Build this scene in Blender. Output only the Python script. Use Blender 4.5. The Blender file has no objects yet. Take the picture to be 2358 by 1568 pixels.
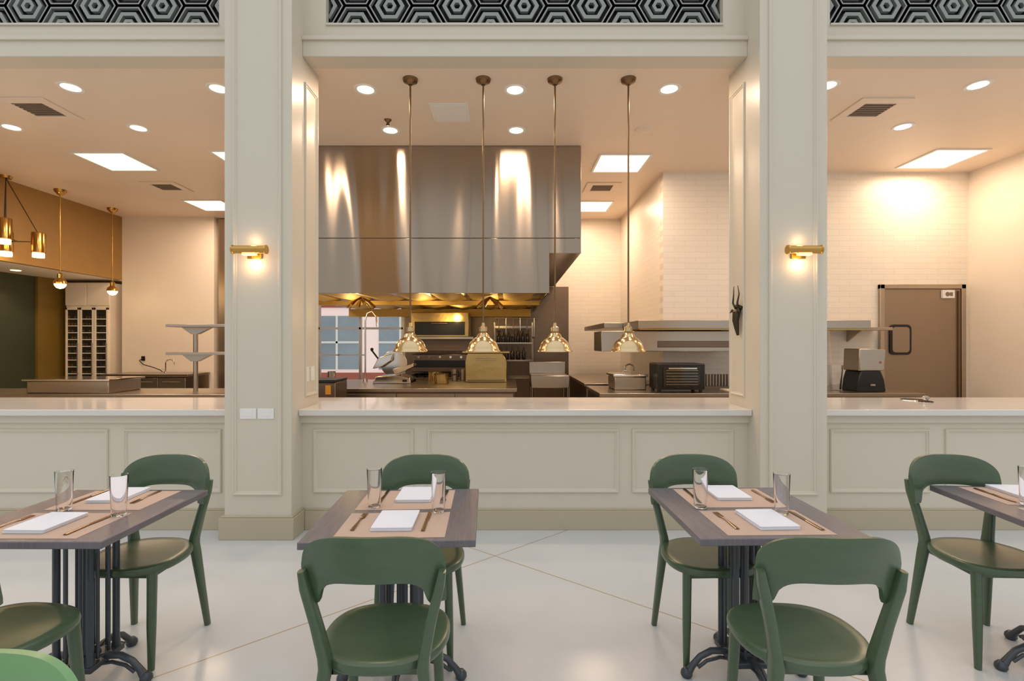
import bpy, bmesh, math, random
from mathutils import Vector, Matrix
random.seed(4)
C = bpy.context.scene.collection
try:
    bpy.context.scene.view_settings.view_transform = 'Standard'
except Exception: pass

# ------------------------------------------------------------ materials
def lin(c):
    return tuple(((v/255)/12.92 if v/255 <= .04045 else ((v/255+.055)/1.055)**2.4) for v in c)
def mat(name, rgb, rough=.5, metal=0, var=.08, scale=6, stretch=(1,1,1), bump=0, bscale=40, bstretch=None,
        emit=0, ecol=None, trans=0, aniso=0, coat=0, spec=None):
    m = bpy.data.materials.new(name); m.use_nodes = True
    nt = m.node_tree; b = nt.nodes['Principled BSDF']
    c = lin(rgb)
    tc = nt.nodes.new('ShaderNodeTexCoord')
    mp = nt.nodes.new('ShaderNodeMapping'); mp.inputs['Scale'].default_value = stretch
    nt.links.new(tc.outputs['Object'], mp.inputs['Vector'])
    nz = nt.nodes.new('ShaderNodeTexNoise'); nz.inputs['Scale'].default_value = scale
    nz.inputs['Detail'].default_value = 5
    nt.links.new(mp.outputs['Vector'], nz.inputs['Vector'])
    mx = nt.nodes.new('ShaderNodeMix'); mx.data_type = 'RGBA'
    mx.inputs['A'].default_value = (*[v*(1-var) for v in c], 1)
    mx.inputs['B'].default_value = (*[min(1, v*(1+var)) for v in c], 1)
    nt.links.new(nz.outputs['Fac'], mx.inputs['Factor'])
    nt.links.new(mx.outputs['Result'], b.inputs['Base Color'])
    b.inputs['Roughness'].default_value = rough
    b.inputs['Metallic'].default_value = metal
    if spec is not None: b.inputs['Specular IOR Level'].default_value = spec
    if coat: b.inputs['Coat Weight'].default_value = coat; b.inputs['Coat Roughness'].default_value = .2
    if trans:
        b.inputs['Transmission Weight'].default_value = trans
        b.inputs['IOR'].default_value = 1.45
    if emit:
        b.inputs['Emission Color'].default_value = (*lin(ecol or rgb), 1)
        b.inputs['Emission Strength'].default_value = emit
    if aniso:
        b.inputs['Anisotropic'].default_value = aniso
        b.inputs['Anisotropic Rotation'].default_value = .25
        tg = nt.nodes.new('ShaderNodeTangent'); tg.direction_type = 'RADIAL'; tg.axis = 'Z'
        nt.links.new(tg.outputs['Tangent'], b.inputs['Tangent'])
    if bump:
        mp2 = nt.nodes.new('ShaderNodeMapping'); mp2.inputs['Scale'].default_value = bstretch or (1,1,1)
        nt.links.new(tc.outputs['Object'], mp2.inputs['Vector'])
        n2 = nt.nodes.new('ShaderNodeTexNoise'); n2.inputs['Scale'].default_value = bscale
        n2.inputs['Detail'].default_value = 2 if bscale>1 else 0
        nt.links.new(mp2.outputs['Vector'], n2.inputs['Vector'])
        bp = nt.nodes.new('ShaderNodeBump'); bp.inputs['Strength'].default_value = 1
        bp.inputs['Distance'].default_value = bump
        nt.links.new(n2.outputs['Fac'], bp.inputs['Height'])
        nt.links.new(bp.outputs['Normal'], b.inputs['Normal'])
    return m

def tile_mat(name, axis, rgb, mortar, bw=.3, bh=.076):
    m = bpy.data.materials.new(name); m.use_nodes = True
    nt = m.node_tree; b = nt.nodes['Principled BSDF']
    tc = nt.nodes.new('ShaderNodeTexCoord')
    sp = nt.nodes.new('ShaderNodeSeparateXYZ'); cb = nt.nodes.new('ShaderNodeCombineXYZ')
    nt.links.new(tc.outputs['Object'], sp.inputs[0])
    nt.links.new(sp.outputs[axis], cb.inputs[0]); nt.links.new(sp.outputs[2], cb.inputs[1])
    br = nt.nodes.new('ShaderNodeTexBrick')
    br.inputs['Scale'].default_value = 1
    br.inputs['Brick Width'].default_value = bw
    br.inputs['Row Height'].default_value = bh
    br.inputs['Mortar Size'].default_value = .0022
    br.inputs['Mortar Smooth'].default_value = .3
    br.inputs['Color1'].default_value = (*lin(rgb), 1)
    br.inputs['Color2'].default_value = (*lin([min(255, v*1.015) for v in rgb]), 1)
    br.inputs['Mortar'].default_value = (*lin(mortar), 1)
    nt.links.new(cb.outputs[0], br.inputs['Vector'])
    nt.links.new(br.outputs['Color'], b.inputs['Base Color'])
    b.inputs['Roughness'].default_value = .35
    bp = nt.nodes.new('ShaderNodeBump'); bp.inputs['Distance'].default_value = .001; bp.inputs['Strength'].default_value = .3
    bp.invert = True
    nt.links.new(br.outputs['Fac'], bp.inputs['Height']); nt.links.new(bp.outputs['Normal'], b.inputs['Normal'])
    return m

def floor_mat():
    m = mat('polished_concrete', (206,208,208), .22, var=.1, scale=1.6, bump=.0006, bscale=6)
    nt = m.node_tree; b = nt.nodes['Principled BSDF']
    old = b.inputs['Base Color'].links[0].from_socket
    geo = nt.nodes.new('ShaderNodeNewGeometry')
    res = None
    for n, c in (((-.65,.76,0), 2.734), ((.612,.79,0), 2.715)):
        d = nt.nodes.new('ShaderNodeVectorMath'); d.operation = 'DOT_PRODUCT'
        d.inputs[1].default_value = n
        nt.links.new(geo.outputs['Position'], d.inputs[0])
        s = nt.nodes.new('ShaderNodeMath'); s.operation = 'SUBTRACT'; s.inputs[1].default_value = c
        nt.links.new(d.outputs['Value'], s.inputs[0])
        a = nt.nodes.new('ShaderNodeMath'); a.operation = 'ABSOLUTE'; nt.links.new(s.outputs[0], a.inputs[0])
        l = nt.nodes.new('ShaderNodeMath'); l.operation = 'LESS_THAN'; l.inputs[1].default_value = .0045
        nt.links.new(a.outputs[0], l.inputs[0])
        if res is None: res = l.outputs[0]
        else:
            mm = nt.nodes.new('ShaderNodeMath'); mm.operation = 'MAXIMUM'
            nt.links.new(res, mm.inputs[0]); nt.links.new(l.outputs[0], mm.inputs[1]); res = mm.outputs[0]
    mx = nt.nodes.new('ShaderNodeMix'); mx.data_type = 'RGBA'
    nt.links.new(res, mx.inputs['Factor']); nt.links.new(old, mx.inputs['A'])
    mx.inputs['B'].default_value = (*lin((176,158,130)), 1)
    nt.links.new(mx.outputs['Result'], b.inputs['Base Color'])
    return m

M = {}
M['floor'] = floor_mat()
M['cream'] = mat('cream_paint', (216,208,190), .36, var=.02)
M['base'] = mat('tan_baseboard_paint', (190,179,152), .4, var=.02)
M['ceil'] = mat('ceiling_paint', (240,222,202), .42, var=.02)
M['white'] = mat('white_wall_paint', (240,228,212), .5, var=.02)
M['gold_wall'] = mat('gold_wall_paint', (166,128,72), .4, var=.06)
M['olive'] = mat('olive_wall_paint', (130,104,44), .45, var=.06)
M['green_wall'] = mat('dark_green_wall', (60,66,48), .5, var=.1)
M['tileY'] = tile_mat('white_tile', 0, (238,229,215), (222,209,192))
M['tileX'] = tile_mat('white_tile_side', 1, (238,229,215), (222,209,192))
M['stone'] = mat('white_quartz', (224,219,212), .1, var=.06, scale=2, stretch=(1,4,1))
M['hood'] = mat('brushed_stainless', (166,152,136), .2, 1, var=.1, scale=.8, stretch=(1.5,.2,.1), bump=.11, bscale=.999, bstretch=(2.4,.3,.25), aniso=.93)
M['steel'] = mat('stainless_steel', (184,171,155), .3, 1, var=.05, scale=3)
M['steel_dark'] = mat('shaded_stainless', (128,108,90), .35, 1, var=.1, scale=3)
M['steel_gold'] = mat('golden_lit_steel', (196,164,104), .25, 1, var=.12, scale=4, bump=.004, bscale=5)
M['filter'] = mat('satin_gold_glow_filter', (210,172,96), .6, .7, var=.15, scale=4)  # golden reflection under the hood painted into the base colour
M['chrome'] = mat('chrome', (220,214,205), .12, 1, var=.03)
M['black'] = mat('black_plastic', (24,21,19), .35, var=.1)
M['iron'] = mat('cast_iron_paint', (74,79,84), .35, .4, var=.15, scale=30, bump=.0006, bscale=120)
M['brass'] = mat('polished_brass', (196,154,84), .2, 1, var=.06)
M['abrass'] = mat('pale_brass', (206,182,140), .18, 1, var=.06)
M['rodm'] = mat('antique_brass_rod', (128,104,76), .28, 1, var=.08)
M['chair'] = mat('green_lacquered_wood', (72,92,66), .33, var=.16, scale=5, stretch=(1,6,6), bump=.0003, bscale=60, coat=.3)
M['chair_daylit'] = mat('daylit_green_lacquered_wood', (112,156,104), .33, var=.08, scale=5, coat=.15)  # same green lacquer made lighter, daylight painted into the colour
M['table'] = mat('grey_stained_wood', (110,105,110), .27, var=.3, scale=9, stretch=(14,1,1), bump=.0005, bscale=14, bstretch=(12,1,1))
M['mat'] = mat('kraft_paper', (194,168,150), .8, var=.05, scale=60)
M['linen'] = mat('white_linen', (230,232,240), .85, var=.02, scale=300, bump=.0005, bscale=500)
M['glass'] = mat('clear_glass', (255,255,255), .0, var=0, trans=1)
M['cut'] = mat('bronze_cutlery', (150,122,96), .22, 1, var=.06)
M['plastic'] = mat('white_plastic', (240,238,232), .4, var=.02)
M['grille'] = mat('grey_metal_lattice', (150,154,150), .45, .2, var=.08)
M['gblack'] = mat('black_backing', (14,14,13), .6, var=.1)
M['lens'] = mat('warm_light_lens', (255,240,215), .4, emit=6, ecol=(255,228,190))
M['troff'] = mat('troffer_lens', (255,240,215), .4, emit=2.6, ecol=(255,230,196))
M['bulb'] = mat('glowing_bulb', (255,240,215), .4, emit=4, ecol=(255,214,150))
M['sglow'] = mat('sconce_glow', (255,220,170), .4, emit=1.8, ecol=(255,200,120))
M['ventdark'] = mat('vent_louvre_grey', (130,110,94), .5, var=.1)
M['door'] = mat('grey_steel_door', (160,144,126), .38, .85, var=.06, scale=3)
M['orange'] = mat('orange_plastic', (220,150,40), .5, var=.05)
M['bottle'] = mat('dark_bottle_glass', (40,30,24), .1, var=.2)
M['fridge'] = mat('fridge_glass_dark', (52,48,42), .12, .3, var=.6, scale=14)
M['pinkwall'] = mat('pale_render_facade', (220,200,192), .8, var=.05, emit=.5)  # emission stands in for daylight on the facade
M['winblue'] = mat('facade_window_glass', (130,142,150), .15, .2, var=.3, scale=2, emit=.3)  # panes also glow faintly in place of outdoor light
M['redbrick'] = mat('red_brick_band', (150,84,66), .8, var=.15, emit=.2)  # faint glow put in for daylight on the brick
M['horn'] = mat('dark_bronze_patina', (70,60,46), .4, .6, var=.2)
M['wire'] = mat('wire_chrome', (170,156,136), .25, 1, var=.05)
M['board'] = mat('cream_cutting_board', (226,214,190), .6, var=.04)

# ------------------------------------------------------------ mesh builder
class MB:
    def __init__(s): s.v=[]; s.f=[]
    def add(s, vs, fs):
        o=len(s.v); s.v += [tuple(v) for v in vs]; s.f += [tuple(i+o for i in f) for f in fs]; return s
    def box(s, x0,x1,y0,y1,z0,z1):
        return s.add([(x0,y0,z0),(x1,y0,z0),(x1,y1,z0),(x0,y1,z0),(x0,y0,z1),(x1,y0,z1),(x1,y1,z1),(x0,y1,z1)],
            [(0,3,2,1),(4,5,6,7),(0,1,5,4),(1,2,6,5),(2,3,7,6),(3,0,4,7)])
    def sweep(s, pts, sizes, side=(1,0,0), n=12, p=2.0, cap=True):
        pts=[Vector(q) for q in pts]; m=len(pts); vs=[]; side=Vector(side)
        for i,q in enumerate(pts):
            t=(pts[min(i+1,m-1)]-pts[max(i-1,0)]).normalized()
            sd=side-side.dot(t)*t
            if sd.length<1e-3: sd=Vector((0,0,1))-Vector((0,0,1)).dot(t)*t
            if sd.length<1e-3: sd=Vector((0,1,0))-Vector((0,1,0)).dot(t)*t
            sd.normalize(); u=t.cross(sd)
            a,b = sizes[i] if isinstance(sizes,list) else sizes
            for k in range(n):
                th=2*math.pi*(k+.5)/n; c,sn=math.cos(th),math.sin(th)
                cx=math.copysign(abs(c)**(2/p),c); sx=math.copysign(abs(sn)**(2/p),sn)
                vs.append(q+sd*a*cx+u*b*sx)
        fs=[]
        for i in range(m-1):
            for k in range(n):
                k2=(k+1)%n; fs.append((i*n+k,i*n+k2,(i+1)*n+k2,(i+1)*n+k))
        if cap: fs.append(tuple(range(n-1,-1,-1))); fs.append(tuple((m-1)*n+k for k in range(n)))
        return s.add(vs,fs)
    def cyl(s,p0,p1,r0,r1=None,n=16,cap=True):
        r1=r0 if r1 is None else r1
        return s.sweep([p0,p1],[(r0,r0),(r1,r1)],n=n,cap=cap)
    def lathe(s, prof, c=(0,0,0), n=28, closed=False):
        vs=[];fs=[];m=len(prof)
        for r,z in prof:
            for k in range(n):
                a=2*math.pi*k/n; vs.append((c[0]+max(r,1e-4)*math.cos(a),c[1]+max(r,1e-4)*math.sin(a),c[2]+z))
        for i in range(m-1 if not closed else m):
            j=(i+1)%m
            for k in range(n):
                k2=(k+1)%n; fs.append((i*n+k,i*n+k2,j*n+k2,j*n+k))
        return s.add(vs,fs)
    def prism(s, poly, axis, a, b):
        def P(u,w,d):
            return {'y':(u,d,w),'z':(u,w,d),'x':(d,u,w)}[axis]
        n=len(poly); vs=[P(u,w,a) for u,w in poly]+[P(u,w,b) for u,w in poly]
        fs=[tuple(range(n)),tuple(range(2*n-1,n-1,-1))]+[(i,(i+1)%n,(i+1)%n+n,i+n) for i in range(n)]
        return s.add(vs,fs)
    def mitre(s,a0,a1,b0,b1,fn,scale=1.0):
        prof=[(0,-.001),(0,.010),(.006,.017),(.014,.017),(.019,.010),(.026,.008),(.031,.002),(.031,-.001)]
        vs=[];fs=[]
        for g,h in prof:
            g*=scale;h*=scale
            vs += [fn(a0+g,b0+g,h),fn(a1-g,b0+g,h),fn(a1-g,b1-g,h),fn(a0+g,b1-g,h)]
        m=len(prof)
        for i in range(m):
            j=(i+1)%m
            for k in range(4):
                k2=(k+1)%4; fs.append((i*4+k,i*4+k2,j*4+k2,j*4+k))
        return s.add(vs,fs)
    def frame_y(s,x0,x1,z0,z1,y): return s.mitre(x0,x1,z0,z1,lambda a,b,h:(a,y-h,b))
    def frame_x(s,y0,y1,z0,z1,x,sgn): return s.mitre(y0,y1,z0,z1,lambda a,b,h:(x+h*sgn,a,b),.8)
    def obj(s,name,m,parent=None,bevel=0,loc=None,rot=None,smooth=True,**kw):
        me=bpy.data.meshes.new(name); me.from_pydata(s.v,[],s.f); me.update()
        bm=bmesh.new(); bm.from_mesh(me); bmesh.ops.recalc_face_normals(bm,faces=bm.faces); bm.to_mesh(me); bm.free()
        if smooth:
            me.polygons.foreach_set('use_smooth',[True]*len(me.polygons)); me.set_sharp_from_angle(angle=math.radians(38))
        me.materials.append(M[m] if isinstance(m,str) else m)
        o=bpy.data.objects.new(name,me); C.objects.link(o)
        if parent is not None: o.parent=parent
        if loc: o.location=loc
        if rot: o.rotation_euler=(0,0,rot)
        if bevel:
            md=o.modifiers.new('bevel','BEVEL'); md.width=bevel; md.segments=2; md.limit_method='ANGLE'; md.angle_limit=math.radians(40)
        for k,v in kw.items(): o[k]=v
        return o

def thing(name,label,category,loc=(0,0,0),rot=0,group=None):
    e=bpy.data.objects.new(name,None); e.empty_display_size=.1; C.objects.link(e)
    e.location=loc; e.rotation_euler=(0,0,rot); e['label']=label; e['category']=category
    if group: e['group']=group
    return e
def tag(o,label,category,group=None):
    o['label']=label;o['category']=category
    if group:o['group']=group
    return o
def dup(top,loc,rot=None,parent=None,label=None):
    n=top.copy(); C.objects.link(n)
    if parent is None:
        n.location=loc
        if rot is not None: n.rotation_euler=(0,0,rot)
        if label: n['label']=label
    else: n.parent=parent
    for ch in list(top.children):
        dup(ch,None,None,n)
    return n
def S(mb,name,m,bevel=0,**kw):
    o=mb.obj(name,m,bevel=bevel,**kw); o['kind']='structure'; return o

def light(name,typ,loc,energy,col=(1,.74,.5),size=.15,rot=(0,0,0),shape=None,spot=None,size_y=None):
    l=bpy.data.lights.new(name,typ); l.energy=energy; l.color=col
    if typ=='AREA':
        l.shape=shape or 'DISK'; l.size=size
        if size_y: l.shape='RECTANGLE'; l.size_y=size_y
    elif typ=='SPOT': l.spot_size=spot or 2.2; l.shadow_soft_size=size; l.spot_blend=.6
    else: l.shadow_soft_size=size
    o=bpy.data.objects.new(name,l); C.objects.link(o); o.location=loc; o.rotation_euler=rot
    return o

# ------------------------------------------------------------ room shell
ZC=3.82
S(MB().box(-8.4,6.5,-2.5,9.6,-.1,0),'floor','floor')
S(MB().box(-7.15,6.4,4.2,9.6,ZC,ZC+.1),'ceiling','ceil')
PX=[(-2.176,-1.661),(1.92,2.435)]
for (a,b),nm in zip(PX,('left','right')):
    S(MB().box(a,b,3.82,4.36,0,5.0),'wall_pillar_'+nm,'cream',bevel=.004)
    S(MB().box(a-.03,b+.025,3.79,4.015,0,.165).box(a-.02,b+.015,3.80,4.015,.165,.178),'baseboard_pillar_'+nm,'base',bevel=.004)
n=1
def trim(mb,m='cream',bevel=0):
    global n
    o=S(mb,'trim_%d'%n,m,bevel); n+=1; return o
for (a,b) in PX:
    trim(MB().frame_y(a+.065,b-.075,.334,4.6,3.82))
trim(MB().frame_x(4.06,4.32,1.06,3.62,-1.661,1))
trim(MB().frame_x(4.06,4.32,1.06,3.62,1.92,-1))
# knee walls, per bay
bays=[(-5.76,-2.176,[(-5.6,-4.4),(-4.3,-3.22),(-3.10,-2.31)]),
      (-1.661,1.92,[(-1.573,-.766),(-.654,.884),(.989,1.804)]),
      (2.435,6.02,[(2.58,3.384),(3.506,4.9),(5.02,5.85)])]
names=['left','middle','right']
for (a,b,ps),nm in zip(bays,names):
    S(MB().box(a,b,4.02,4.36,0,.92),'wall_counter_'+nm,'cream')
    t=MB()
    for p in ps: t.frame_y(p[0],p[1],.294,.806,4.02)
    t.box(a,b,3.99,4.02,.86,.92)
    trim(t)
    S(MB().box(a+.026,b-.031,3.995,4.02,0,.155).box(a+.026,b-.031,4.003,4.02,.155,.168),'baseboard_'+nm,'base',bevel=.003)
    # stone worktop
    x0=a-.25;x1=b+.25
    o=MB().prism([(a+.002,3.935),(b-.002,3.935),(b-.002,4.362),(x1,4.362),(x1,4.82),(x0,4.82),(x0,4.362),(a+.002,4.362)],'z',.922,.972).obj('bar_counter_top','stone',bevel=.006)
    tag(o,'pale quartz bar counter slab on panelled cream wall','countertop')
S(MB().box(-6.1,6.27,4.362,4.72,0,.92),'wall_counter_back','cream')
# upper wall with grilles
for (a,b,ps),nm in zip(bays,names):
    ga,gb=(a+.174,b-.18)
    S(MB().box(a,b,4.02,4.2,3.804,3.955),'wall_beam_'+nm,'cream',bevel=.004)
    S(MB().box(a,b,4.06,4.2,3.955,4.09),'wall_upper_'+nm,'cream')
    S(MB().box(a,ga,4.06,4.2,4.09,5.0),'wall_upper_side_'+nm,'cream')
    S(MB().box(gb,b,4.06,4.2,4.09,5.0),'wall_upper_end_'+nm,'cream')
    S(MB().box(ga,gb,4.06,4.2,4.75,5.0),'wall_upper_top_'+nm,'cream')
    trim(MB().box(a,b,4.0,4.02,3.93,3.965).box(ga,gb,4.045,4.06,4.075,4.092),bevel=.003)
    back=thing('lattice_grille','black and grey metal lattice with hexagon pattern','grille',((ga+gb)/2,4.12,4.42))
    w=(gb-ga)/2-.002
    MB().box(-w,w,.06,.075,-.328,.328).obj('backing','gblack',back)
    g=MB(); R=.185
    def ring(cx,cz,ro,ri,d0=0,d1=.03):
        vs=[];fs=[]
        for k in range(6):
            an=math.pi/3*k
            for r in (ro,ri):
                x=max(-w,min(w,cx+r*math.cos(an))); z=max(-.328,min(.328,cz+r*math.sin(an)))
                vs += [(x,d0,z),(x,d1,z)]
        for k in range(6):
            i=k*4;j=((k+1)%6)*4
            fs += [(i,j,j+2,i+2),(i,i+1,j+1,j),(i+2,j+2,j+3,i+3),(i+1,i+3,j+3,j+1)]
        g.add(vs,fs)
    cols=int(w/(1.5*R))+2
    for ci in range(-cols,cols+1):
        for ri in range(-3,4):
            cx=ci*1.5*R; cz=(ri+(.5 if ci%2 else 0))*math.sqrt(3)*R - .14
            if abs(cx)>w+R*.5 or abs(cz)>.33+R: continue
            ring(cx,cz,R*1.07,R*.86)
            ring(cx,cz,R*.66,R*.48); ring(cx,cz,R*.30,R*.15)
    g.obj('lattice','grille',back,smooth=False)
# solid ends of colonnade
S(MB().box(-8.4,-5.76,4.0,4.36,0,5.0),'wall_front_left','cream')
S(MB().box(6.02,6.4,4.0,4.36,0,5.0),'wall_front_right','cream')
# kitchen walls
S(MB().box(6.265,6.4,4.36,6.95,0,ZC),'wall_right','white')
S(MB().box(2.10,6.265,6.81,6.95,0,ZC),'wall_back_right','tileY')
S(MB().box(2.10,2.22,6.95,9.55,0,ZC),'wall_side_right','tileX')
bk=MB().box(-5.45,-3.62,9.4,9.55,0,ZC).box(-1.98,2.1,9.4,9.55,0,ZC).box(-3.62,-1.98,9.4,9.55,0,.72).box(-3.62,-1.98,9.4,9.55,2.3,ZC)
S(bk,'wall_back','tileY')
S(MB().box(-7.15,-5.45,9.23,9.55,0,ZC),'wall_back_left','white')
S(MB().box(-7.25,-7.15,4.36,9.23,2.66,ZC),'wall_left_soffit','gold_wall')
S(MB().box(-8.35,-7.25,4.36,9.5,2.66,2.72),'ceiling_recess','white')
S(MB().box(-8.4,-8.3,4.36,8.75,0,2.66),'wall_left','green_wall')
S(MB().box(-8.4,-8.25,8.75,9.5,0,2.66),'wall_left_end','olive')
S(MB().box(-8.3,-7.15,9.5,9.6,0,2.66),'wall_back_recess','olive')
wf=MB().box(-3.62,-1.98,9.42,9.5,.72,.77).box(-3.62,-1.98,9.42,9.5,2.25,2.3).box(-3.62,-3.57,9.42,9.5,.72,2.3).box(-2.03,-1.98,9.42,9.5,.72,2.3).box(-2.83,-2.79,9.42,9.5,.72,2.3).box(-3.6,-2.0,9.42,9.5,1.75,1.79)
S(wf,'window_1','steel')

# outside building seen through window
bd=thing('street_building','pale rendered building with grey windows and brick base','building',(-5,15,0))
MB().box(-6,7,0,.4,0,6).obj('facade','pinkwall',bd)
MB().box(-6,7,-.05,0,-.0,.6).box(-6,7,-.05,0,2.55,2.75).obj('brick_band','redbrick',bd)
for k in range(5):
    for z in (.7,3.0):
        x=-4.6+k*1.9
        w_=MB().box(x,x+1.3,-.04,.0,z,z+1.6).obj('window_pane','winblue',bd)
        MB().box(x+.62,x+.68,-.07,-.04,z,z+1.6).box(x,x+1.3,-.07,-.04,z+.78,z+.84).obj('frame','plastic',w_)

# ------------------------------------------------------------ ceiling fixtures
WARM=(1,.735,.53)
can=thing('recessed_light','round glowing recessed downlight in the ceiling','light',(-3.98,4.537,ZC),group='recessed ceiling downlights')
MB().lathe([(.075,-.004),(.098,-.008),(.105,-.002),(.105,.01)]).obj('trim_ring','plastic',can)
MB().lathe([(0,-.003),(.078,-.004),(.078,.008)]).obj('lens','lens',can)
cl=[(-3.98,4.537),(-2.65,4.56),(-1.313,4.576),(.056,4.584),(1.466,4.568),(4.225,4.499),(2.87,4.507),(-5.356,5.379),(-4.006,5.40),(-1.295,5.456),(.08,5.456),(4.234,5.368)]
for i,(x,y) in enumerate(cl):
    if i: dup(can,(x,y,ZC))
    light('downlight_lamp','AREA',(x,y,ZC-.03),9,WARM,.15)
tr=thing('ceiling_light_panel','square recessed glowing ceiling light panel','light',(-5.02,6.4,ZC),group='square ceiling light panels')
MB().box(-.33,.33,-.33,-.3,-.012,0).box(-.33,.33,.3,.33,-.012,0).box(-.33,-.3,-.3,.3,-.012,0).box(.3,.33,-.3,.3,-.012,0).obj('frame','plastic',tr)
MB().box(-.3,.3,-.3,.3,-.006,-.001).obj('lens','troff',tr)
tl=[(-5.02,6.4,28),(-5.0,8.44,28),(-3.3,6.35,28),(1.44,6.46,26),(1.4,8.5,26),(5.45,6.3,19)]
for i,(x,y,en) in enumerate(tl):
    if i: dup(tr,(x,y,ZC))
    light('panel_lamp','AREA',(x,y,ZC-.04),en,WARM,.56,shape='SQUARE')
vt=thing('ceiling_vent','square white air vent with dark louvres','vent',(-4.66,4.96,ZC),group='ceiling air vents')
MB().box(-.25,.25,-.24,-.14,-.012,0).box(-.25,.25,.14,.24,-.012,0).box(-.25,-.15,-.14,.14,-.012,0).box(.15,.25,-.14,.14,-.012,0).obj('frame','ceil',vt,bevel=.003)
lv=MB()
for k in range(7): lv.box(-.15,.15,-.135+k*.04,-.12+k*.04,-.012,-.002)
lv.box(-.15,.15,-.14,.14,-.003,-.001); lv.obj('louvre','ventdark',vt)
for x,y in ((-5.085,7.43),(3.6,4.97),(1.384,7.47)): dup(vt,(x,y,ZC))
o=MB().box(-.19,.19,-.2,.2,-.008,0).box(-.16,.16,-.17,.17,-.014,-.008).obj('ceiling_access_panel','plastic',loc=(-.59,5.03,ZC),bevel=.003)
tag(o,'square white access panel set in the ceiling','panel')
o=MB().lathe([(0,-.03),(.05,-.03),(.09,-.012),(.1,.008)]).obj('smoke_detector','ceil',loc=(1.469,5.43,ZC)); tag(o,'round pale smoke detector on the ceiling','detector')
o=MB().lathe([(0,-.06),(.02,-.055),(.012,-.03),(.03,-.012),(.045,.008)]).obj('fire_sprinkler','rodm',loc=(-1.26,5.2,ZC)); tag(o,'small metal fire sprinkler head on the ceiling','sprinkler')

# ------------------------------------------------------------ pendants over counter
pn=thing('pendant_lamp','brass dome pendant lamp on long thin rod','lamp',(-.8685,4.40,ZC),group='brass pendants over the counter')
MB().lathe([(0,-.05),(.02,-.05),(.03,-.035),(.062,-.022),(.068,0)]).obj('canopy','rodm',pn)
MB().cyl((0,0,-.04),(0,0,-2.165),.0078,n=10).obj('rod','rodm',pn)
prof=[(.012,0),(.016,-.03),(.034,-.04),(.036,-.075),(.028,-.085),(.052,-.105),(.06,-.125),(.075,-.135),(.1,-.155),(.122,-.185),(.137,-.225),(.139,-.232),(.150,-.245),(.152,-.255),(.146,-.256),(.133,-.235),(.118,-.19),(.095,-.16),(.06,-.14),(.02,-.13)]
MB().lathe(prof,(0,0,-2.145),n=40).obj('shade','abrass',pn)
MB().lathe([(.0,-.235),(.025,-.225),(.035,-.2),(.028,-.17),(.015,-.15),(.015,-.13)],(0,0,-2.145)).obj('bulb','plastic',pn)
for x in (-.226,.4056,1.052): dup(pn,(x,4.40,ZC))
# small globe pendants
gp=thing('globe_pendant','small brass pendant with glowing globe bulb','lamp',(-6.81,7.58,ZC),group='small brass globe pendants')
MB().lathe([(0,-.09),(.03,-.08),(.075,-.03),(.08,0)]).obj('canopy','brass',gp)
MB().cyl((0,0,-.05),(0,0,-1.3),.009,n=8).obj('rod','brass',gp)
MB().lathe([(.01,0),(.035,-.02),(.035,-.08),(.075,-.12),(.085,-.17),(.07,-.17)],(0,0,-1.26)).obj('socket','brass',gp)
MB().lathe([(.075,0),(.07,-.03),(.045,-.065),(0,-.08)],(0,0,-1.425)).obj('bulb','bulb',gp)
dup(gp,(-6.85,8.63,ZC))
for x,y in ((-6.81,7.58),(-6.85,8.63)): light('globe_lamp','POINT',(x,y,ZC-1.58),3,(1,.7,.4),.06)
# chandelier
ch=thing('chandelier','brass chandelier with cylinder shades on dark rods','lamp',(-7.0,6.95,ZC))
MB().lathe([(0,-.04),(.06,-.035),(.075,0)]).obj('canopy','brass',ch)
pos=[(.36,.1,-.93),(.1,-.12,-.78),(-.05,.05,-.92)]
rods=MB()
for p in pos: rods.cyl((0,0,-.03),(p[0],p[1],p[2]+.14),.006,n=8)
rods.cyl((-.09,.05,-.9),(.36,.1,-.9),.008,n=8).cyl((.1,-.12,-.88),(.1,.08,-.9),.008,n=8)
rods.obj('rod','horn',ch)
for p in pos:
    s_=MB().lathe([(.0,.16),(.075,.16),(.08,.15),(.08,-.12),(.074,-.12),(.074,.1)],p).obj('lamp_shade','brass',ch)
    MB().lathe([(.0,-.125),(.066,-.125),(.068,-.17),(.066,-.19),(0,-.19)],p).obj('diffuser','bulb',ch)
light('chandelier_lamp','POINT',(-6.85,6.9,2.6),6,(1,.7,.4),.1)

# ------------------------------------------------------------ wall sconces and plates
sc=thing('wall_sconce','horizontal brass cylinder wall sconce glowing beneath','lamp',(-1.94,3.82,2.184),group='brass wall sconces on pillars')
MB().box(-.055,.055,-.012,-.0005,-.045,.03).obj('backplate','brass',sc,bevel=.003)
MB().cyl((0,-.01,0),(0,-.07,0),.016).obj('arm','brass',sc)
MB().cyl((-.125,-.085,.012),(.125,-.085,.012),.03,n=24).cyl((-.13,-.085,.012),(-.118,-.085,.012),.034,n=24).cyl((.118,-.085,.012),(.13,-.085,.012),.034,n=24).obj('shade','brass',sc,bevel=.002)
MB().box(-.05,.05,-.105,-.065,-.032,-.012).obj('diffuser','sglow',sc,bevel=.004)
dup(sc,(2.209,3.82,2.184))
for x in (-1.94,2.209):
    light('sconce_lamp','POINT',(x,3.765,2.10),.9,(1,.62,.34),.03)
    light('sconce_uplamp','POINT',(x,3.77,2.28),.2,(1,.66,.38),.02)
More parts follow.
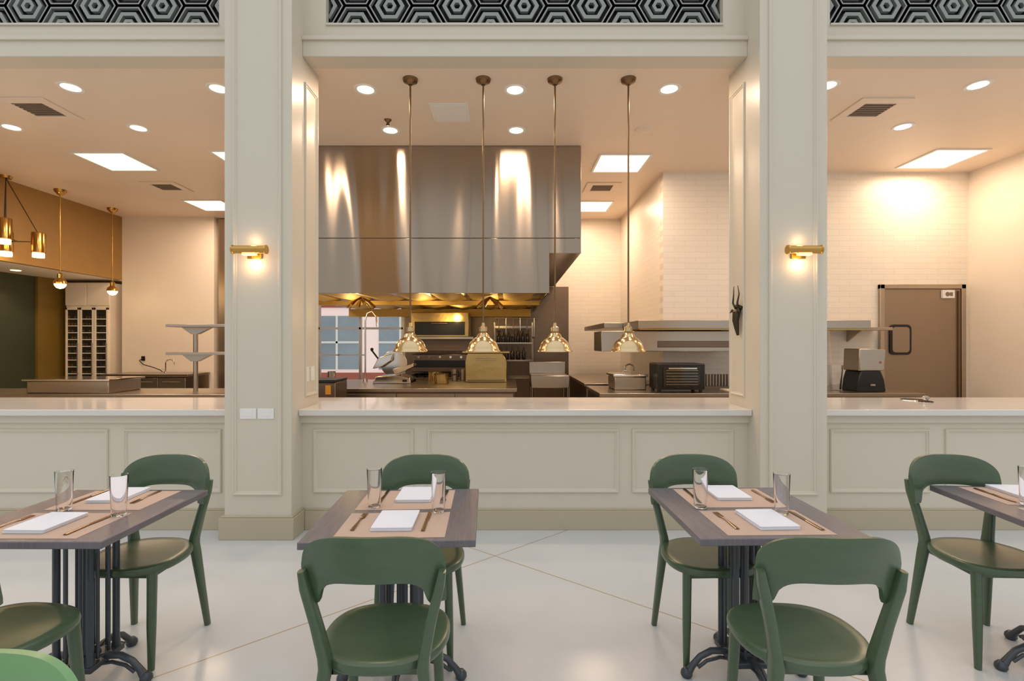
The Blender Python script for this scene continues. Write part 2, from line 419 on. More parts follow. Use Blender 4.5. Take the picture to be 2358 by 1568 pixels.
for i,x in enumerate((-1.993,-1.857)):
    e=thing('outlet_cover','white horizontal outlet cover plate on pillar','outlet',(x,3.82,.957),group='outlet plates on the pillar')
    MB().box(-.062,.062,-.007,-.0005,-.04,.04).obj('plate','plastic',e,bevel=.002)
    MB().box(-.035,.035,-.009,-.007,-.018,.018).obj('insert','plastic',e)
for y in (4.1,4.22):
    e=thing('light_switch','white vertical switch plate inside the opening','switch',(-1.661,y,1.24),group='switch plates on the jamb')
    MB().box(.0005,.006,-.035,.035,-.06,.06).obj('plate','plastic',e,bevel=.002)
    MB().box(.006,.01,-.013,.013,-.03,.03).obj('rocker','plastic',e)
# horned ornament
an=thing('horned_head_ornament','dark bronze horned animal head mounted on jamb','ornament',(1.92,4.14,1.68))
MB().sweep([(-.012,0,.1),(-.035,0,.07),(-.04,0,0),(-.03,0,-.07),(-.022,0,-.12)],[(.02,.016),(.035,.03),(.03,.026),(.02,.018),(.008,.01)],side=(0,1,0)).obj('head','horn',an)
MB().sweep([(-.002,0,.12),(-.012,0,.1)],[(.04,.04),(.035,.035)],side=(0,1,0)).obj('mount','horn',an)
for sg in (-1,1):
    MB().sweep([(-.03,.015*sg,.09),(-.045,.04*sg,.15),(-.035,.05*sg,.22),(-.04,.035*sg,.29)],[(.009,.009),(.008,.008),(.005,.005),(.002,.002)],side=(0,1,0)).obj('horn','horn',an)
    MB().sweep([(-.03,.02*sg,.07),(-.045,.06*sg,.09),(-.05,.085*sg,.07)],[(.012,.005),(.014,.005),(.003,.003)],side=(0,0,1)).obj('ear','horn',an)

# ------------------------------------------------------------ exhaust hood
hd=thing('exhaust_hood','large brushed stainless steel kitchen exhaust hood','hood',(0,0,0))
MB().box(-3.0,.849,5.88,9.36,2.732,3.815).obj('upper_body','hood',hd,bevel=.004)
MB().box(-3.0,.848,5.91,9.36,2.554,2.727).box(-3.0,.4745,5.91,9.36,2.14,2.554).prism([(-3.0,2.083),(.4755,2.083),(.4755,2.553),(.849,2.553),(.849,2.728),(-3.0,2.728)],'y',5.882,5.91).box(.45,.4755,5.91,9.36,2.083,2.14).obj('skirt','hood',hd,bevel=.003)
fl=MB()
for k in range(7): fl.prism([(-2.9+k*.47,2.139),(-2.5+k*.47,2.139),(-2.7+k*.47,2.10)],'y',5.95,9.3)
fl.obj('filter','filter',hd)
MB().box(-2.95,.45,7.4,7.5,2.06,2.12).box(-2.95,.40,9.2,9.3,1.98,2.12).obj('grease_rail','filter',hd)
for x in (-1.95,-.25):
    z=MB()
    for k in range(6):
        a=k*1.05; z.sweep([(x,6.6,2.1),(x+.1*math.cos(a),6.6+.1*math.sin(a),2.04),(x+.17*math.cos(a),6.6+.17*math.sin(a),1.96+.02*(k%3))],[(.014,.014),(.02,.02),(.028,.028)])
    z.obj('nozzle_cluster','brass',hd)
for x,y in ((-2.2,7.0),(-1.2,7.2),(-.2,7.2),(-.9,8.5)):
    light('hood_lamp','POINT',(x,y,1.93),5,(1,.76,.34),.08)

# ------------------------------------------------------------ steel wall panels
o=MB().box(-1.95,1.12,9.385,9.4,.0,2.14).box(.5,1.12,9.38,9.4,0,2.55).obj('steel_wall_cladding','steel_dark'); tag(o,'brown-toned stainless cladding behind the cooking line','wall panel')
o=MB().box(-5.42,-4.2,9.3,9.4,0,3.8).obj('steel_wall_cladding','steel'); tag(o,'tall stainless steel wall cladding by white wall','wall panel')

# ------------------------------------------------------------ kitchen worktops
def counter(name,label,x0,x1,y0,y1,z,doors=3,m='steel',bodym='steel_dark',t=.04):
    e=thing(name,label,'counter',((x0+x1)/2,(y0+y1)/2,0)); w=(x1-x0)/2; d=(y1-y0)/2
    MB().box(-w,w,-d,d,z-t,z).obj('worktop',m,e,bevel=.005)
    MB().box(-w+.03,w-.03,-d+.04,d,.1,z-t).obj('body',bodym,e)
    MB().box(-w+.06,w-.06,-d+.1,d-.02,0,.1).obj('plinth','black',e)
    for k in range(doors):
        a=-w+.04+k*(2*w-.08)/doors; b=a+(2*w-.08)/doors-.01
        dr=MB().box(a,b,-d+.02,-d+.04,.13,z-t-.03).obj('door',m,e,bevel=.003)
        MB().cyl((a+.08,-d+.0,z-t-.09),(b-.08,-d+.0,z-t-.09),.008,n=8).box(a+.08,a+.095,-d,-d+.02,z-t-.1,z-t-.08).box(b-.095,b-.08,-d,-d+.02,z-t-.1,z-t-.08).obj('handle','chrome',dr)
    return e
counter('steel_island_counter','stainless steel island worktop with cabinet doors',-2.9,.1,6.2,7.75,.93,4)
counter('steel_prep_counter','stainless steel prep counter beside tiled wall',1.02,4.69,5.62,6.60,.93,5)
counter('steel_side_counter','stainless steel counter along the tiled side wall',1.05,2.08,6.95,8.9,.93,2)
counter('steel_prep_counter','long stainless prep counter with raised sink',-7.0,-3.0,5.5,6.25,.93,6)
counter('back_counter','dark-fronted stainless counter against white wall',-7.0,-5.5,8.55,9.2,.96,3)

o=thing('steel_food_pan','low rectangular stainless steel sink basin cover','pan',(-4.95,5.85,.93))
MB().box(-.46,.46,-.25,.25,0,.14).obj('body','steel',o,bevel=.01)
MB().box(-.49,.49,-.28,.28,.14,.16).obj('rim','chrome',o,bevel=.004)
# overshelf
os_=thing('steel_overshelf','two-tier stainless steel overshelf on a post','shelf',(-3.7,5.9,.93))
for x in (0,.7): MB().cyl((x,0,0),(x,0,.76),.025).obj('post','steel',os_)
for z in (.43,.75):
    MB().box(-.22,.78,-.2,.2,z,z+.03).prism([(-.15,z),(.2,z),(.04,z-.08),(-.04,z-.08)],'y',-.03,.03).obj('shelf_board','steel',os_,bevel=.003)
# faucets
def faucet(loc,h=.26,r=.1,s=1):
    e=thing('faucet','chrome gooseneck faucet at the steel counter','faucet',loc)
    pts=[(0,0,0),(0,0,h*.7)]+[(s*(r-r*math.cos(a)),0,h*.7+r*.9*math.sin(a)) for a in [i*math.pi/8 for i in range(1,8)]]+[(s*2*r,0,h*.55)]
    MB().sweep(pts,(.011,.011),side=(0,1,0)).obj('spout','chrome',e)
    MB().lathe([(.0,.03),(.028,.025),(.03,0)]).obj('base','chrome',e)
    MB().sweep([(0,-.02,.05),(-.04*s,-.05,.08)],(.006,.006)).obj('lever','chrome',e)
faucet((-6.15,8.95,.96),.24,.08)
faucet((1.74,7.5,.93),.26,.07)
hz=MB().sweep([(-6.75,9.215,1.22),(-6.8,9.19,1.17),(-6.7,9.15,1.1),(-6.5,9.12,1.05),(-6.35,9.1,1.0),(-6.3,9.08,.972)],(.008,.008)).box(-6.78,-6.72,9.21,9.228,1.17,1.25).obj('power_cable','black'); tag(hz,'thin dark cable hanging from a wall socket','cable')
bx=thing('equipment_box','small dark steel unit beside the island','appliance',(-2.08,5.7,0))
MB().box(-.2,.17,-.2,.2,.0,1.06).obj('body','steel_dark',bx,bevel=.01)
MB().box(.06,.12,-.205,-.2,.93,1.03).obj('label_plate','orange',bx)
MB().box(-.2,.17,-.21,.2,1.06,1.09).obj('lid','black',bx,bevel=.004)

# slicer
sl=thing('meat_slicer','chrome meat slicer with round blade on island','slicer',(-1.62,7.1,.93))
MB().prism([(-.27,0),(.27,0),(.25,.08),(.1,.12),(-.22,.1)],'y',-.2,.2).obj('base','chrome',sl,bevel=.012)
MB().sweep([(-.02,.02,.27),(-.02,.06,.27)],[(.19,.19),(.19,.19)],side=(1,0,0),n=32).obj('blade','chrome',sl,bevel=.004)
MB().prism([(-.3,.2),(-.22,.36),(-.02,.42),(-.03,.32),(-.18,.22)],'y',-.08,.0).obj('blade_cover','chrome',sl,bevel=.012)
MB().prism([(.0,.2),(.28,.28),(.3,.24),(.05,.12)],'y',-.18,.08).obj('carriage','chrome',sl,bevel=.008)
MB().cyl((-.22,-.06,.34),(-.3,-.1,.46),.012).lathe([(0,.03),(.02,.02),(.022,0),(.012,-.02)],(-.3,-.1,.47)).obj('handle','black',sl)
MB().lathe([(0,0),(.03,0),(.03,.03),(0,.03)],(.18,-.21,.03)).obj('knob','black',sl)
# pre-rinse pole
pr=thing('spray_faucet','tall chrome spray faucet with shelf bar','faucet',(-2.1,7.3,.93))
MB().sweep([(0,0,0),(0,0,.9),(.03,0,1.0),(.1,0,1.03),(.16,0,.95),(.17,0,.8)],(.011,.011),side=(0,1,0)).obj('spout','chrome',pr)
MB().lathe([(.0,.05),(.03,.04),(.035,0)]).obj('base','chrome',pr)
MB().box(-.7,-.38,-.06,.06,.38,.4).box(-.39,.0,-.01,.01,.38,.4).obj('shelf','steel',pr)

# broiler stack
rg=thing('cooking_range','tall dark steel range with broiler above','stove',(-1.17,8.7,0))
MB().box(-.56,.56,-.4,.4,.12,.92).obj('body','steel_dark',rg,bevel=.01)
for x in (-.48,.48):
    for y in (-.28,.28): MB().cyl((x,y,0),(x,y,.12),.03).obj('foot','black',rg)
MB().box(-.5,.5,-.42,-.4,.2,.72).obj('oven_door','black',rg,bevel=.006)
gm=MB()
for k in range(8): gm.box(-.5+k*.13,-.48+k*.13,-.36,.3,.92,.95)
gm.box(-.5,.43,-.36,-.34,.92,.95).box(-.5,.43,.28,.3,.92,.95); gm.obj('grate','black',rg)
MB().box(-.56,.56,.34,.4,.92,1.55).obj('back_panel','steel_dark',rg)
MB().box(-.56,.56,-.02,.4,1.36,1.4).obj('shelf_board','steel_dark',rg)
MB().box(-.5,.5,-.2,.33,1.0,1.3).obj('griddle_body','steel_dark',rg,bevel=.01)
MB().box(-.44,.44,-.215,-.2,1.08,1.2).obj('griddle_panel','black',rg,bevel=.004)
for k in range(5): MB().cyl((-.36+k*.18,-.2,1.255),(-.36+k*.18,-.235,1.255),.02).obj('knob','chrome',rg)
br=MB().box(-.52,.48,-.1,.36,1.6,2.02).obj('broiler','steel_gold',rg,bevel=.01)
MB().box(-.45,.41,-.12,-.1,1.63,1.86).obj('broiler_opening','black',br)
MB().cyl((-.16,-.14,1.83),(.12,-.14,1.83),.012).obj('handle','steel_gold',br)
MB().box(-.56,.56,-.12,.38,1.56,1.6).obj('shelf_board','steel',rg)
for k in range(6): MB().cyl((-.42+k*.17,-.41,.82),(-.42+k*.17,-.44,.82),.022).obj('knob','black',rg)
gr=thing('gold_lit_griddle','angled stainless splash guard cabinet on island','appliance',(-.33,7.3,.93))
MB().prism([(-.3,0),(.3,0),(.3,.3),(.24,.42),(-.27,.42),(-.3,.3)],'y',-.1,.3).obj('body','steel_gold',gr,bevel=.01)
MB().box(-.34,.34,-.14,.32,.42,.445).obj('top_plate','steel_gold',gr,bevel=.004)
MB().box(-.27,.27,-.11,-.1,.02,.035).obj('drip_tray','steel_dark',gr,bevel=.003)
MB().cyl((-.15,-.13,.33),(.15,-.13,.33),.008).box(-.15,-.14,-.13,-.1,.322,.338).box(.14,.15,-.13,-.1,.322,.338).obj('handle','chrome',gr)
pot=thing('cooking_pot','small steel cooking pot on the island','pot',(-.95,7.0,.93),group='pots on the island')
MB().lathe([(0,0),(.1,0),(.105,.01),(.105,.13),(.11,.135),(.1,.135),(.1,.012),(0,.012)]).obj('body','steel_gold',pot)
MB().cyl((.1,0,.11),(.28,-.08,.14),.009).obj('handle','black',pot)
dup(pot,(-1.1,7.5,.93),2.4)
# steel containers and tools
cn=tag(MB().lathe([(0,0),(.05,0),(.052,.005),(.052,.17),(.056,.174),(.049,.174),(.048,.008),(0,.008)]).obj('steel_canister','steel',loc=(-.82,7.55,.93)),'tall narrow stainless steel canister on the island','canister','steel canisters on the island')
dup(cn,(-.70,7.6,.93)); dup(cn,(-2.45,6.9,.93)); 
ub=thing('utensil_rail','steel rail with hanging ladles and spatulas','rail',(.08,8.5,1.92))
MB().cyl((-.32,0,0),(.42,0,0),.01).cyl((-.3,0,0),(-.3,.88,.0),.008).cyl((.4,0,0),(.4,.88,.0),.008).obj('bar','wire',ub)
for k in range(6):
    x=-.25+k*.12; L=.22+.05*(k%3)
    MB().cyl((x,-.012,.0),(x,-.012,-L),.006).lathe([(0,-.03),(.025,-.025),(.04,0),(.036,0),(.02,-.018),(0,-.022)],(x,-.03,-L)).obj('ladle','chrome' if k%2 else 'steel_dark',ub)
cb=tag(MB().box(-.22,.22,-.15,.15,0,.02).obj('cutting_board','board',loc=(2.75,5.85,.93),bevel=.006),'pale plastic cutting board on the prep counter','cutting board')
# wire rack
wr=thing('wire_shelf_rack','chrome wire shelf rack with dark supplies','rack',(.08,8.8,0))
for x in (-.33,.33):
    for y in (-.2,.2): MB().cyl((x,y,0),(x,y,1.85),.012,n=8).obj('post','wire',wr)
for z in (.9,1.2,1.5,1.78):
    sh=MB().box(-.33,.33,-.21,-.2,z-.02,z+.005).box(-.33,.33,.2,.21,z-.02,z+.005)
    for k in range(14): sh.box(-.33+k*.0508,-.325+k*.0508,-.2,.2,z-.004,z)
    sh.obj('shelf_board','wire',wr)
bt=tag(MB().lathe([(0,0),(.034,0),(.036,.01),(.036,.13),(.014,.18),(.014,.22),(0,.22)],n=14).obj('sauce_bottle','bottle',loc=(-.18,8.7,1.501)),'dark glass sauce bottle on the wire rack','bottle','bottles on the wire rack')
for i in range(1,7):
    dup(bt,(-.18+i*.085,8.7,1.501))
for i in range(5):
    dup(bt,(-.14+i*.1,8.68,1.201))
fs=thing('steel_sink_stand','stainless sink stand with backsplash and lower bowl','sink',(.6,7.55,0))
MB().box(-.28,.28,-.3,.3,.84,1.02).obj('basin','steel',fs,bevel=.01)
MB().box(-.28,.28,.27,.3,1.02,1.2).obj('backsplash','steel',fs,bevel=.004)
for x in (-.26,.26):
    for y in (-.27,.27): MB().cyl((x,y,0),(x,y,.84),.018,n=10).obj('leg','steel',fs)
MB().box(-.26,.26,-.27,.27,.38,.4).obj('lower_shelf','steel',fs)
o=MB().lathe([(0,0),(.08,0),(.16,.1),(.165,.1),(.085,-.0),(0,-.0)]).obj('mixing_bowl','plastic',loc=(.62,7.5,.40)); tag(o,'white mixing bowl on the sink stand shelf','bowl')

# toaster oven
to=thing('toaster_oven','black countertop oven with ribbed front','oven',(1.97,5.88,.93))
MB().box(-.27,.27,-.18,.18,.03,.33).obj('body','black',to,bevel=.012)
for x in (-.24,.24):
    for y in (-.12,.12): MB().cyl((x,y,0),(x,y,.03),.02).obj('foot','black',to)
MB().box(-.21,.21,-.195,-.18,.06,.29).obj('door','fridge',to,bevel=.004)
rb=MB()
for k in range(6): rb.box(-.18,.18,-.203,-.195,.09+k*.032,.096+k*.032)
rb.obj('rack','wire',to)
MB().box(-.16,.16,-.225,-.21,.27,.285).box(-.16,-.14,-.21,-.195,.27,.285).box(.14,.16,-.21,-.195,.27,.285).obj('handle','chrome',to)
o=thing('steel_food_pan','square stainless steel food warmer pan with lid','pan',(1.46,6.2,.93))
MB().box(-.19,.19,-.2,.2,0,.16).obj('body','steel',o,bevel=.012); MB().box(-.21,.21,-.22,.22,.16,.19).obj('lid','chrome',o,bevel=.008)
MB().sweep([(-.05,0,.19),(-.04,0,.22),(.04,0,.22),(.05,0,.19)],(.006,.006),side=(0,1,0)).obj('handle','chrome',o)
rk=thing('plate_drying_rack','slatted steel rack against white tiles','rack',(2.7,6.35,.93))
s_=MB().box(-.36,.36,-.05,.05,0,.02)
for k in range(19): s_.box(-.35+k*.038,-.338+k*.038,-.02,.02,.02,.17)
s_.obj('slat','steel_dark',rk)
# low wall hoods
wh=thing('wall_hood','flat stainless steel wall hood over prep counter','hood',(0,0,0))
MB().box(1.555,4.35,6.0,6.80,1.67,1.77).obj('canopy','steel',wh,bevel=.005)
MB().box(1.58,4.32,6.03,6.8,1.655,1.67).obj('underside','steel_gold',wh)
MB().box(1.3,2.09,6.82,8.6,1.70,1.77).obj('side_canopy','steel',wh,bevel=.004)
ob=thing('steel_warming_cabinet','long stainless warming shelf with dark slot','appliance',(1.95,6.5,1.39))
MB().box(-.8,.9,-.28,.25,0,.255).obj('body','steel',ob,bevel=.006)
MB().box(-.1,.82,-.29,-.28,.05,.13).obj('slot','steel_dark',ob,bevel=.004)
MB().box(.25,.3,.25,.31,.02,.2).box(.75,.8,.25,.31,.02,.2).obj('bracket','steel',ob)
o=thing('wall_shelf','thin stainless steel wall shelf beside the door','shelf',(4.62,6.62,1.66))
MB().box(-.25,.34,-.17,.185,0,.04).obj('shelf_board','steel',o,bevel=.003); MB().prism([(-.1,0),(.185,0),(.185,-.15)],'x',-.02,.0).obj('bracket','steel',o)
# blender
mx=thing('countertop_blender','grey and black enclosed countertop blender','blender',(4.22,5.95,.93))
MB().prism([(-.17,.0),(.17,.0),(.15,.14),(.11,.24),(-.12,.24),(-.15,.14)],'y',-.14,.14).obj('base','black',mx,bevel=.012)
MB().prism([(-.15,.24),(.15,.24),(.17,.49),(-.14,.5)],'y',-.14,.14).obj('hood','steel',mx,bevel=.012)
MB().cyl((.1,-.14,.34),(.1,-.142,.34),.015).obj('badge','redbrick',mx)
MB().lathe([(0,0),(.03,0),(.03,.02),(0,.02)],(0,-.15,.07)).obj('knob','chrome',mx)
g2=tag(MB().lathe([(0,.0),(.06,0),(.075,.22),(.08,.3),(.074,.3),(.068,.2),(.05,.01),(0,.01)]).obj('blender_jar','glass',loc=(3.92,6.0,.93)),'clear tapered blender jar on the prep counter','jar')

# kitchen door
S(MB().box(5.03,5.09,6.76,6.82,0,2.29).box(6.13,6.19,6.76,6.82,0,2.29).box(5.03,6.19,6.76,6.82,2.23,2.29),'trim_door','steel',bevel=.004)
dr=S(MB().box(5.095,6.125,6.775,6.805,.01,2.225),'door_1','door',bevel=.003)
def rrect(cx,cz,w,h,r,nn=6):
    out=[]
    for (sx,sz,a0) in ((1,1,0),(-1,1,90),(-1,-1,180),(1,-1,270)):
        for k in range(nn+1):
            a=math.radians(a0+90*k/nn); out.append((cx+sx*(w-r)+r*math.cos(a),cz+sz*(h-r)+r*math.sin(a)))
    return out
MB().prism(rrect(5.30,1.54,.145,.205,.06),'y',6.755,6.775).obj('window_gasket','black',dr)
MB().prism(rrect(5.30,1.54,.115,.172,.045),'y',6.75,6.756).obj('window_pane','door',dr)
MB().box(5.86,6.02,6.74,6.775,2.1,2.21).obj('closer_cover','plastic',dr,bevel=.004)
MB().cyl((5.92,6.739,2.155),(5.92,6.74,2.155),.03).box(5.95,5.99,6.739,6.741,2.13,2.18).obj('badge','ventdark',dr)
MB().box(6.08,6.11,6.755,6.775,.1,2.2).obj('hinge_strip','steel_dark',dr)

# wine fridge
wfz=thing('wine_fridge','tall glass-door wine refrigerator with white surround','refrigerator',(-7.85,9.15,0))
MB().box(-.26,.54,.0,.33,0,2.6).obj('body','white',wfz,bevel=.004)
MB().box(-.26,.12,-.02,0,2.18,2.58).box(.14,.54,-.02,0,2.18,2.58).obj('cabinet_door','white',wfz,bevel=.004)
for k in range(3):
    a=-.25+k*.262
    d_=MB().box(a,a+.03,-.03,0,.1,2.14).box(a+.22,a+.25,-.03,0,.1,2.14).box(a,a+.25,-.03,0,.1,.14).box(a,a+.25,-.03,0,2.1,2.14).obj('door','white',wfz,bevel=.002)
    MB().box(a+.03,a+.22,-.012,-.002,.14,2.1).obj('door_glass','fridge',d_)
    rr=MB(); bb=MB()
    for q in range(14):
        z=.3+q*.125
        rr.box(a+.032,a+.218,-.018,-.012,z,z+.014)
        for j in range(3):
            if (q*3+j+k)%5: bb.cyl((a+.06+j*.055,-.016,z+.042),(a+.06+j*.055,-.013,z+.042),.022,n=12)
    rr.obj('shelf_rack','plastic',d_); bo=bb.obj('bottle_end','steel_gold' if k==1 else 'wire',d_); bo['kind']='stuff'
    MB().cyl((a+.235,-.05,.9),(a+.235,-.05,1.5),.008).box(a+.23,a+.24,-.05,-.03,.92,.94).box(a+.23,a+.24,-.05,-.03,1.46,1.48).obj('handle','steel',d_)
rl=tag(MB().lathe([(0,-.006),(.06,-.008),(.07,.005)]).obj('recessed_spotlight','bulb',loc=(-7.9,8.0,2.66)),'small round recessed spotlight in lowered ceiling','light')
light('recess_lamp','SPOT',(-7.9,8.0,2.62),14,(1,.75,.45),.05)

# clear dish on right bar counter
o=MB().lathe([(0,0),(.05,0),(.055,.006),(.05,.012),(.02,.014),(.018,.03),(.03,.04),(.02,.055),(0,.058)]).obj('glass_candle_holder','glass',loc=(3.69,4.42,.972)); tag(o,'small clear glass candle holder on the bar counter','candle holder')
o=MB().lathe([(0,0),(.09,0),(.095,.005),(.09,.008),(0,.006)]).obj('glass_plate','glass',loc=(3.72,4.6,.972)); tag(o,'thin clear glass plate on the bar counter','plate')

# ------------------------------------------------------------ chairs
def make_chair(m,label,loc,rot,group):
    e=thing('dining_chair',label,'chair',loc,rot,group)
    s=MB(); N=56
    def outline(k,f):
        a=2*math.pi*k/N; c,sn=math.cos(a),math.sin(a); p=2.7
        x=math.copysign(abs(c)**(2/p),c)*.222; y=math.copysign(abs(sn)**(2/p),sn)*.2
        x*= (1-.18*max(0,y/.2)**1.5)
        return x*f,y*f
    lev=[(.90,.432),(.97,.436),(1.0,.446),(1.0,.458),(.985,.468),(.94,.473),(.8,.470),(.55,.465),(.25,.462)]
    vs=[]
    for f,z in lev:
        for k in range(N):
            x,y=outline(k,f); vs.append((x,y,z))
    fs=[]
    for i in range(len(lev)-1):
        for k in range(N):
            k2=(k+1)%N; fs.append((i*N+k,i*N+k2,(i+1)*N+k2,(i+1)*N+k))
    fs.append(tuple(range(N-1,-1,-1))); fs.append(tuple((len(lev)-1)*N+k for k in range(N)))
    s.add(vs,fs); s.obj('seat',m,e)
    W=.228; wi=.172; U=49; R=9; vs=[]
    us=[]
    for i in range(U):
        t=-1+2*i/(U-1); us.append(W*math.sin(t*math.pi/2)*1.0)
    def yc(u): return .222-1.15*u*u
    def zt(u): return .797+.101*(max(0,1-abs(u/W)**3.6))**.5
    def zb(u): return .66+.085*(max(0,1-abs(u/wi)**5))**.42 if abs(u)<wi else .66
    for side in (0,1):
        for u in us:
            a,b=zb(u),zt(u)
            for r in range(R):
                z=a+(b-a)*r/(R-1)
                th=(.011 if 0<r<R-1 else .007)
                dy=(z-.75)*.16
                nx=2.3*u; ln=math.hypot(nx,1); sg=1 if side else -1
                vs.append((u+sg*th*nx/ln, yc(u)+dy+sg*th/ln, z))
    fs=[];L=U*R
    for i in range(U-1):
        for r in range(R-1):
            a=i*R+r; b=a+R; fs.append((a,b,b+1,a+1)); fs.append((L+a,L+a+1,L+b+1,L+b))
        for r in (0,R-1):
            a=i*R+r;b=a+R; fs.append((a,b,L+b,L+a))
    for r in range(R-1):
        for i in (0,U-1):
            a=i*R+r; fs.append((a,a+1,L+a+1,L+a))
    MB().add(vs,fs).obj('backrest',m,e)
    for sg in (-1,1):
        MB().sweep([(sg*.224,.196,.775),(sg*.214,.19,.72),(sg*.185,.178,.60),(sg*.163,.165,.49),(sg*.158,.163,.45),(sg*.165,.17,.40),(sg*.182,.192,.2),(sg*.198,.215,0)],
            [(.012,.014),(.016,.022),(.017,.023),(.019,.027),(.021,.03),(.019,.027),(.016,.02),(.013,.015)],n=16,p=3.2).obj('rear_leg',m,e)
        MB().sweep([(sg*.158,-.135,.44),(sg*.166,-.15,.2),(sg*.172,-.16,0)],[(.02,.02),(.018,.018),(.013,.013)],n=16,p=2.6).obj('front_leg',m,e)
    MB().box(-.15,.15,-.13,-.115,.405,.437).box(-.15,.15,.125,.14,.405,.437).box(-.155,-.14,-.13,.14,.405,.437).box(.14,.155,-.13,.14,.405,.437).obj('seat_rail',m,e,bevel=.003)
    return e
grp='green dining chairs at the tables'
c0=make_chair('chair','dark green wooden chair with curved horseshoe back',(-.44,2.45,0),0,grp)
dup(c0,(-1.807,2.45,0),math.radians(-1))
dup(c0,(.977,2.45,0),math.radians(2))
dup(c0,(2.334,2.45,0),math.radians(-2))
dup(c0,(-.436,1.785,0),math.pi)
dup(c0,(1.03,1.785,0),math.pi+math.radians(-1))
dup(c0,(-1.83,1.785,0),math.radians(171))
make_chair('chair_daylit','green horseshoe-back chair with daylight painted into its colour',(-1.0,.73,0),0,grp)

# ------------------------------------------------------------ tables
tb=thing('dining_table','square grey-brown wood bistro table with iron pedestal','table',(-.475,2.22,0),math.radians(2.4),'square bistro tables')
MB().box(-.335,.335,-.335,.335,.721,.75).obj('table_top','table',tb,bevel=.004)
MB().box(-.16,.16,-.03,.03,.705,.721).box(-.03,.03,-.16,.16,.705,.721).box(-.1,.1,-.1,.1,.69,.706).obj('mounting_plate','iron',tb,bevel=.003)
cl_=MB()
for sx in (-1,1):
    for sy in (-1,1):
        cl_.sweep([(sx*.072,sy*.072,.1),(sx*.072,sy*.072,.16),(sx*.072,sy*.072,.64),(sx*.072,sy*.072,.70)],[(.02,.02),(.014,.014),(.014,.014),(.02,.02)],n=12)
        cl_.cyl((sx*.072,sy*.03,.12),(sx*.072,sy*.03,.69),.007,n=8); cl_.cyl((sx*.03,sy*.072,.12),(sx*.03,sy*.072,.69),.007,n=8)
cl_.lathe([(.03,.1),(.03,.13),(.018,.16),(.018,.62),(.03,.66),(.03,.7)],n=16)
cl_.obj('column','iron',tb)
MB().box(-.095,.095,-.095,.095,.09,.115).lathe([(0,.06),(.05,.065),(.06,.09),(.045,.13)]).obj('hub','iron',tb,bevel=.004)
for k in range(4):
    a=math.radians(k*90); c,s_=math.cos(a),math.sin(a)
    prof=[(.04,.09),(.09,.115),(.15,.115),(.2,.09),(.235,.05),(.255,.02)]
    MB().sweep([(r*c,r*s_,z) for r,z in prof],[(.018,.018),(.017,.016),(.015,.014),(.014,.013),(.015,.014),(.02,.018)],side=(-s_,c,0),n=12)\
       .sweep([(r*c,r*s_,z) for r,z in [(.05,.075),(.11,.085),(.17,.07),(.21,.04)]],[(.008,.008)]*4,side=(-s_,c,0),n=8)\
       .lathe([(0,.0),(.02,.001),(.026,.012),(.024,.026),(.012,.04),(0,.042)],(.262*c,.262*s_,0),n=16).obj('foot',M['iron'],tb)
dup(tb,(1.06,2.25,0),math.radians(1.2)); dup(tb,(-1.87,2.215,0),0.0); dup(tb,(2.52,2.27,0),math.radians(-5))

# ------------------------------------------------------------ table settings
def rotp(cx,cy,r,x,y): return (cx+x*math.cos(r)-y*math.sin(r), cy+x*math.sin(r)+y*math.cos(r))
T=[(-.475,2.22,2.4),(1.06,2.25,1.2),(-1.87,2.215,0),(2.52,2.27,-5)]
pm=tag(MB().box(-.215,.215,-.143,.143,0,.0012).obj('placemat','mat'),'brown kraft paper placemat on the table','placemat','kraft placemats on the tables')
nk=MB()
for k,(sx,sy) in enumerate(((.082,.105),(.080,.103),(.082,.104))):
    nk.prism(rrect(.001*k,.0008*k,sx,sy,.006,3),'z',.0012+.0045*k,.0052+.0045*k)
nk=tag(nk.obj('napkin','linen'),'folded white linen napkin on kraft placemat','napkin','folded white napkins')
fk=MB().sweep([(0,-.1,.004),(0,-.06,.005),(0,0,.006),(0,.03,.005),(0,.042,.004)],[(.0085,.0018),(.007,.0018),(.0035,.002),(.004,.0018),(.011,.0012)],n=10)
fk.sweep([(0,.04,.004),(0,.06,.0035)],[(.0115,.001),(.0115,.001)],n=8,p=4)
for k in range(4):
    x=-.0095+k*.00633; fk.box(x-.0016,x+.0016,.058,.1,.0025,.0045)
fk=tag(fk.obj('fork','cut'),'bronze-toned dinner fork on the placemat','fork','forks on the tables')
kn=MB().sweep([(0,-.11,.004),(0,-.06,.004),(0,-.005,.004)],[(.008,.003),(.0075,.003),(.006,.003)],n=10)
kn.prism([(-.006,-.006),(.006,-.006),(.010,.03),(.010,.09),(.002,.115),(-.006,.11)],'z',.003,.0048)
kn=tag(kn.obj('table_knife','cut'),'bronze-toned table knife on the placemat','knife','knives on the tables')
gl=MB().lathe([(0,0),(.026,0),(.028,.003),(.034,.172),(.0345,.1745),(.0335,.175),(.032,.172),(.0262,.014),(.024,.01),(0,.01)],n=36)
gl=tag(gl.obj('drinking_glass','glass'),'tall clear empty drinking glass on the table','glass','tall glasses on the tables')
first={}
def place(o,x,y,z,r):
    if o.name not in first:
        first[o.name]=1; o.location=(x,y,z); o.rotation_euler=(0,0,r); return o
    return dup(o,(x,y,z),r)
Z=.7502
nap=[((-.472,2.085),(-.452,2.442)),((1.08,2.098),(1.074,2.472)),((-1.905,2.06),(-1.897,2.436)),((2.50,2.14),(2.545,2.485))]
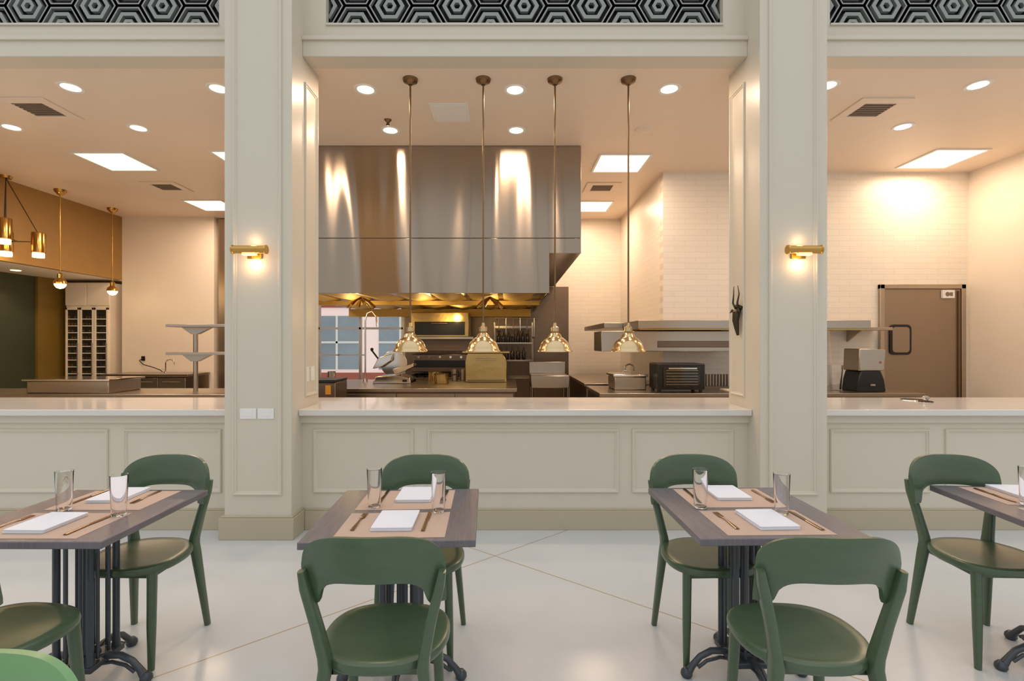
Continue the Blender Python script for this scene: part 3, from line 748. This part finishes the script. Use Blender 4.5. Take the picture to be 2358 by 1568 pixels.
fkp=[((-.625,2.085),(-.31,2.42)),((.912,2.10),(1.235,2.43)),((-2.06,2.06),(-1.755,2.42)),((2.33,2.12),(2.70,2.42))]
knp=[((-.345,2.09),(-.605,2.42)),((1.247,2.10),(.895,2.44)),((-1.722,2.05),(-2.03,2.42)),((2.66,2.12),(2.38,2.45))]
glp=[((-.613,2.276),(-.312,2.216)),((.87,2.27),(1.196,2.19)),((-1.99,2.235),(-1.692,2.167)),((2.40,2.31),(2.71,2.25))]
for (cx,cy,rd),na,fp,kp,gp_ in zip(T,nap,fkp,knp,glp):
    r=math.radians(rd)
    for sy in (-.163,.165):
        x,y=rotp(cx,cy,r,.0,sy); place(pm,x,y,Z,r)
    for i in (0,1):
        rr=r+(math.pi if i else 0)
        place(nk,na[i][0],na[i][1],Z+.0014,rr+random.uniform(-.03,.03))
        place(fk,fp[i][0],fp[i][1],Z+.0008,rr+random.uniform(-.04,.04))
        place(kn,kp[i][0],kp[i][1],Z+.0005,rr+random.uniform(-.04,.04))
        place(gl,gp_[i][0],gp_[i][1],Z+.0014,0)

# ------------------------------------------------------------ lights / world
w=bpy.data.worlds.new('atrium_daylight'); bpy.context.scene.world=w; w.use_nodes=True
nt=w.node_tree; bg=nt.nodes['Background']
tc=nt.nodes.new('ShaderNodeTexCoord'); sp=nt.nodes.new('ShaderNodeSeparateXYZ'); rp=nt.nodes.new('ShaderNodeValToRGB')
nt.links.new(tc.outputs['Generated'],sp.inputs[0]); nt.links.new(sp.outputs[2],rp.inputs[0])
rp.color_ramp.elements[0].position=0; rp.color_ramp.elements[0].color=(.55,.55,.55,1)
rp.color_ramp.elements[1].position=.8; rp.color_ramp.elements[1].color=(.95,.97,1,1)
nt.links.new(rp.outputs[0],bg.inputs['Color']); bg.inputs['Strength'].default_value=1.1

cam=bpy.data.cameras.new('camera'); co=bpy.data.objects.new('camera',cam); C.objects.link(co)
co.location=(0,0,1.5); co.rotation_euler=(math.pi/2,0,0)
cam.sensor_width=36; cam.lens=17.56; cam.shift_x=.003; cam.shift_y=.0021; cam.clip_start=.05
bpy.context.scene.camera=co
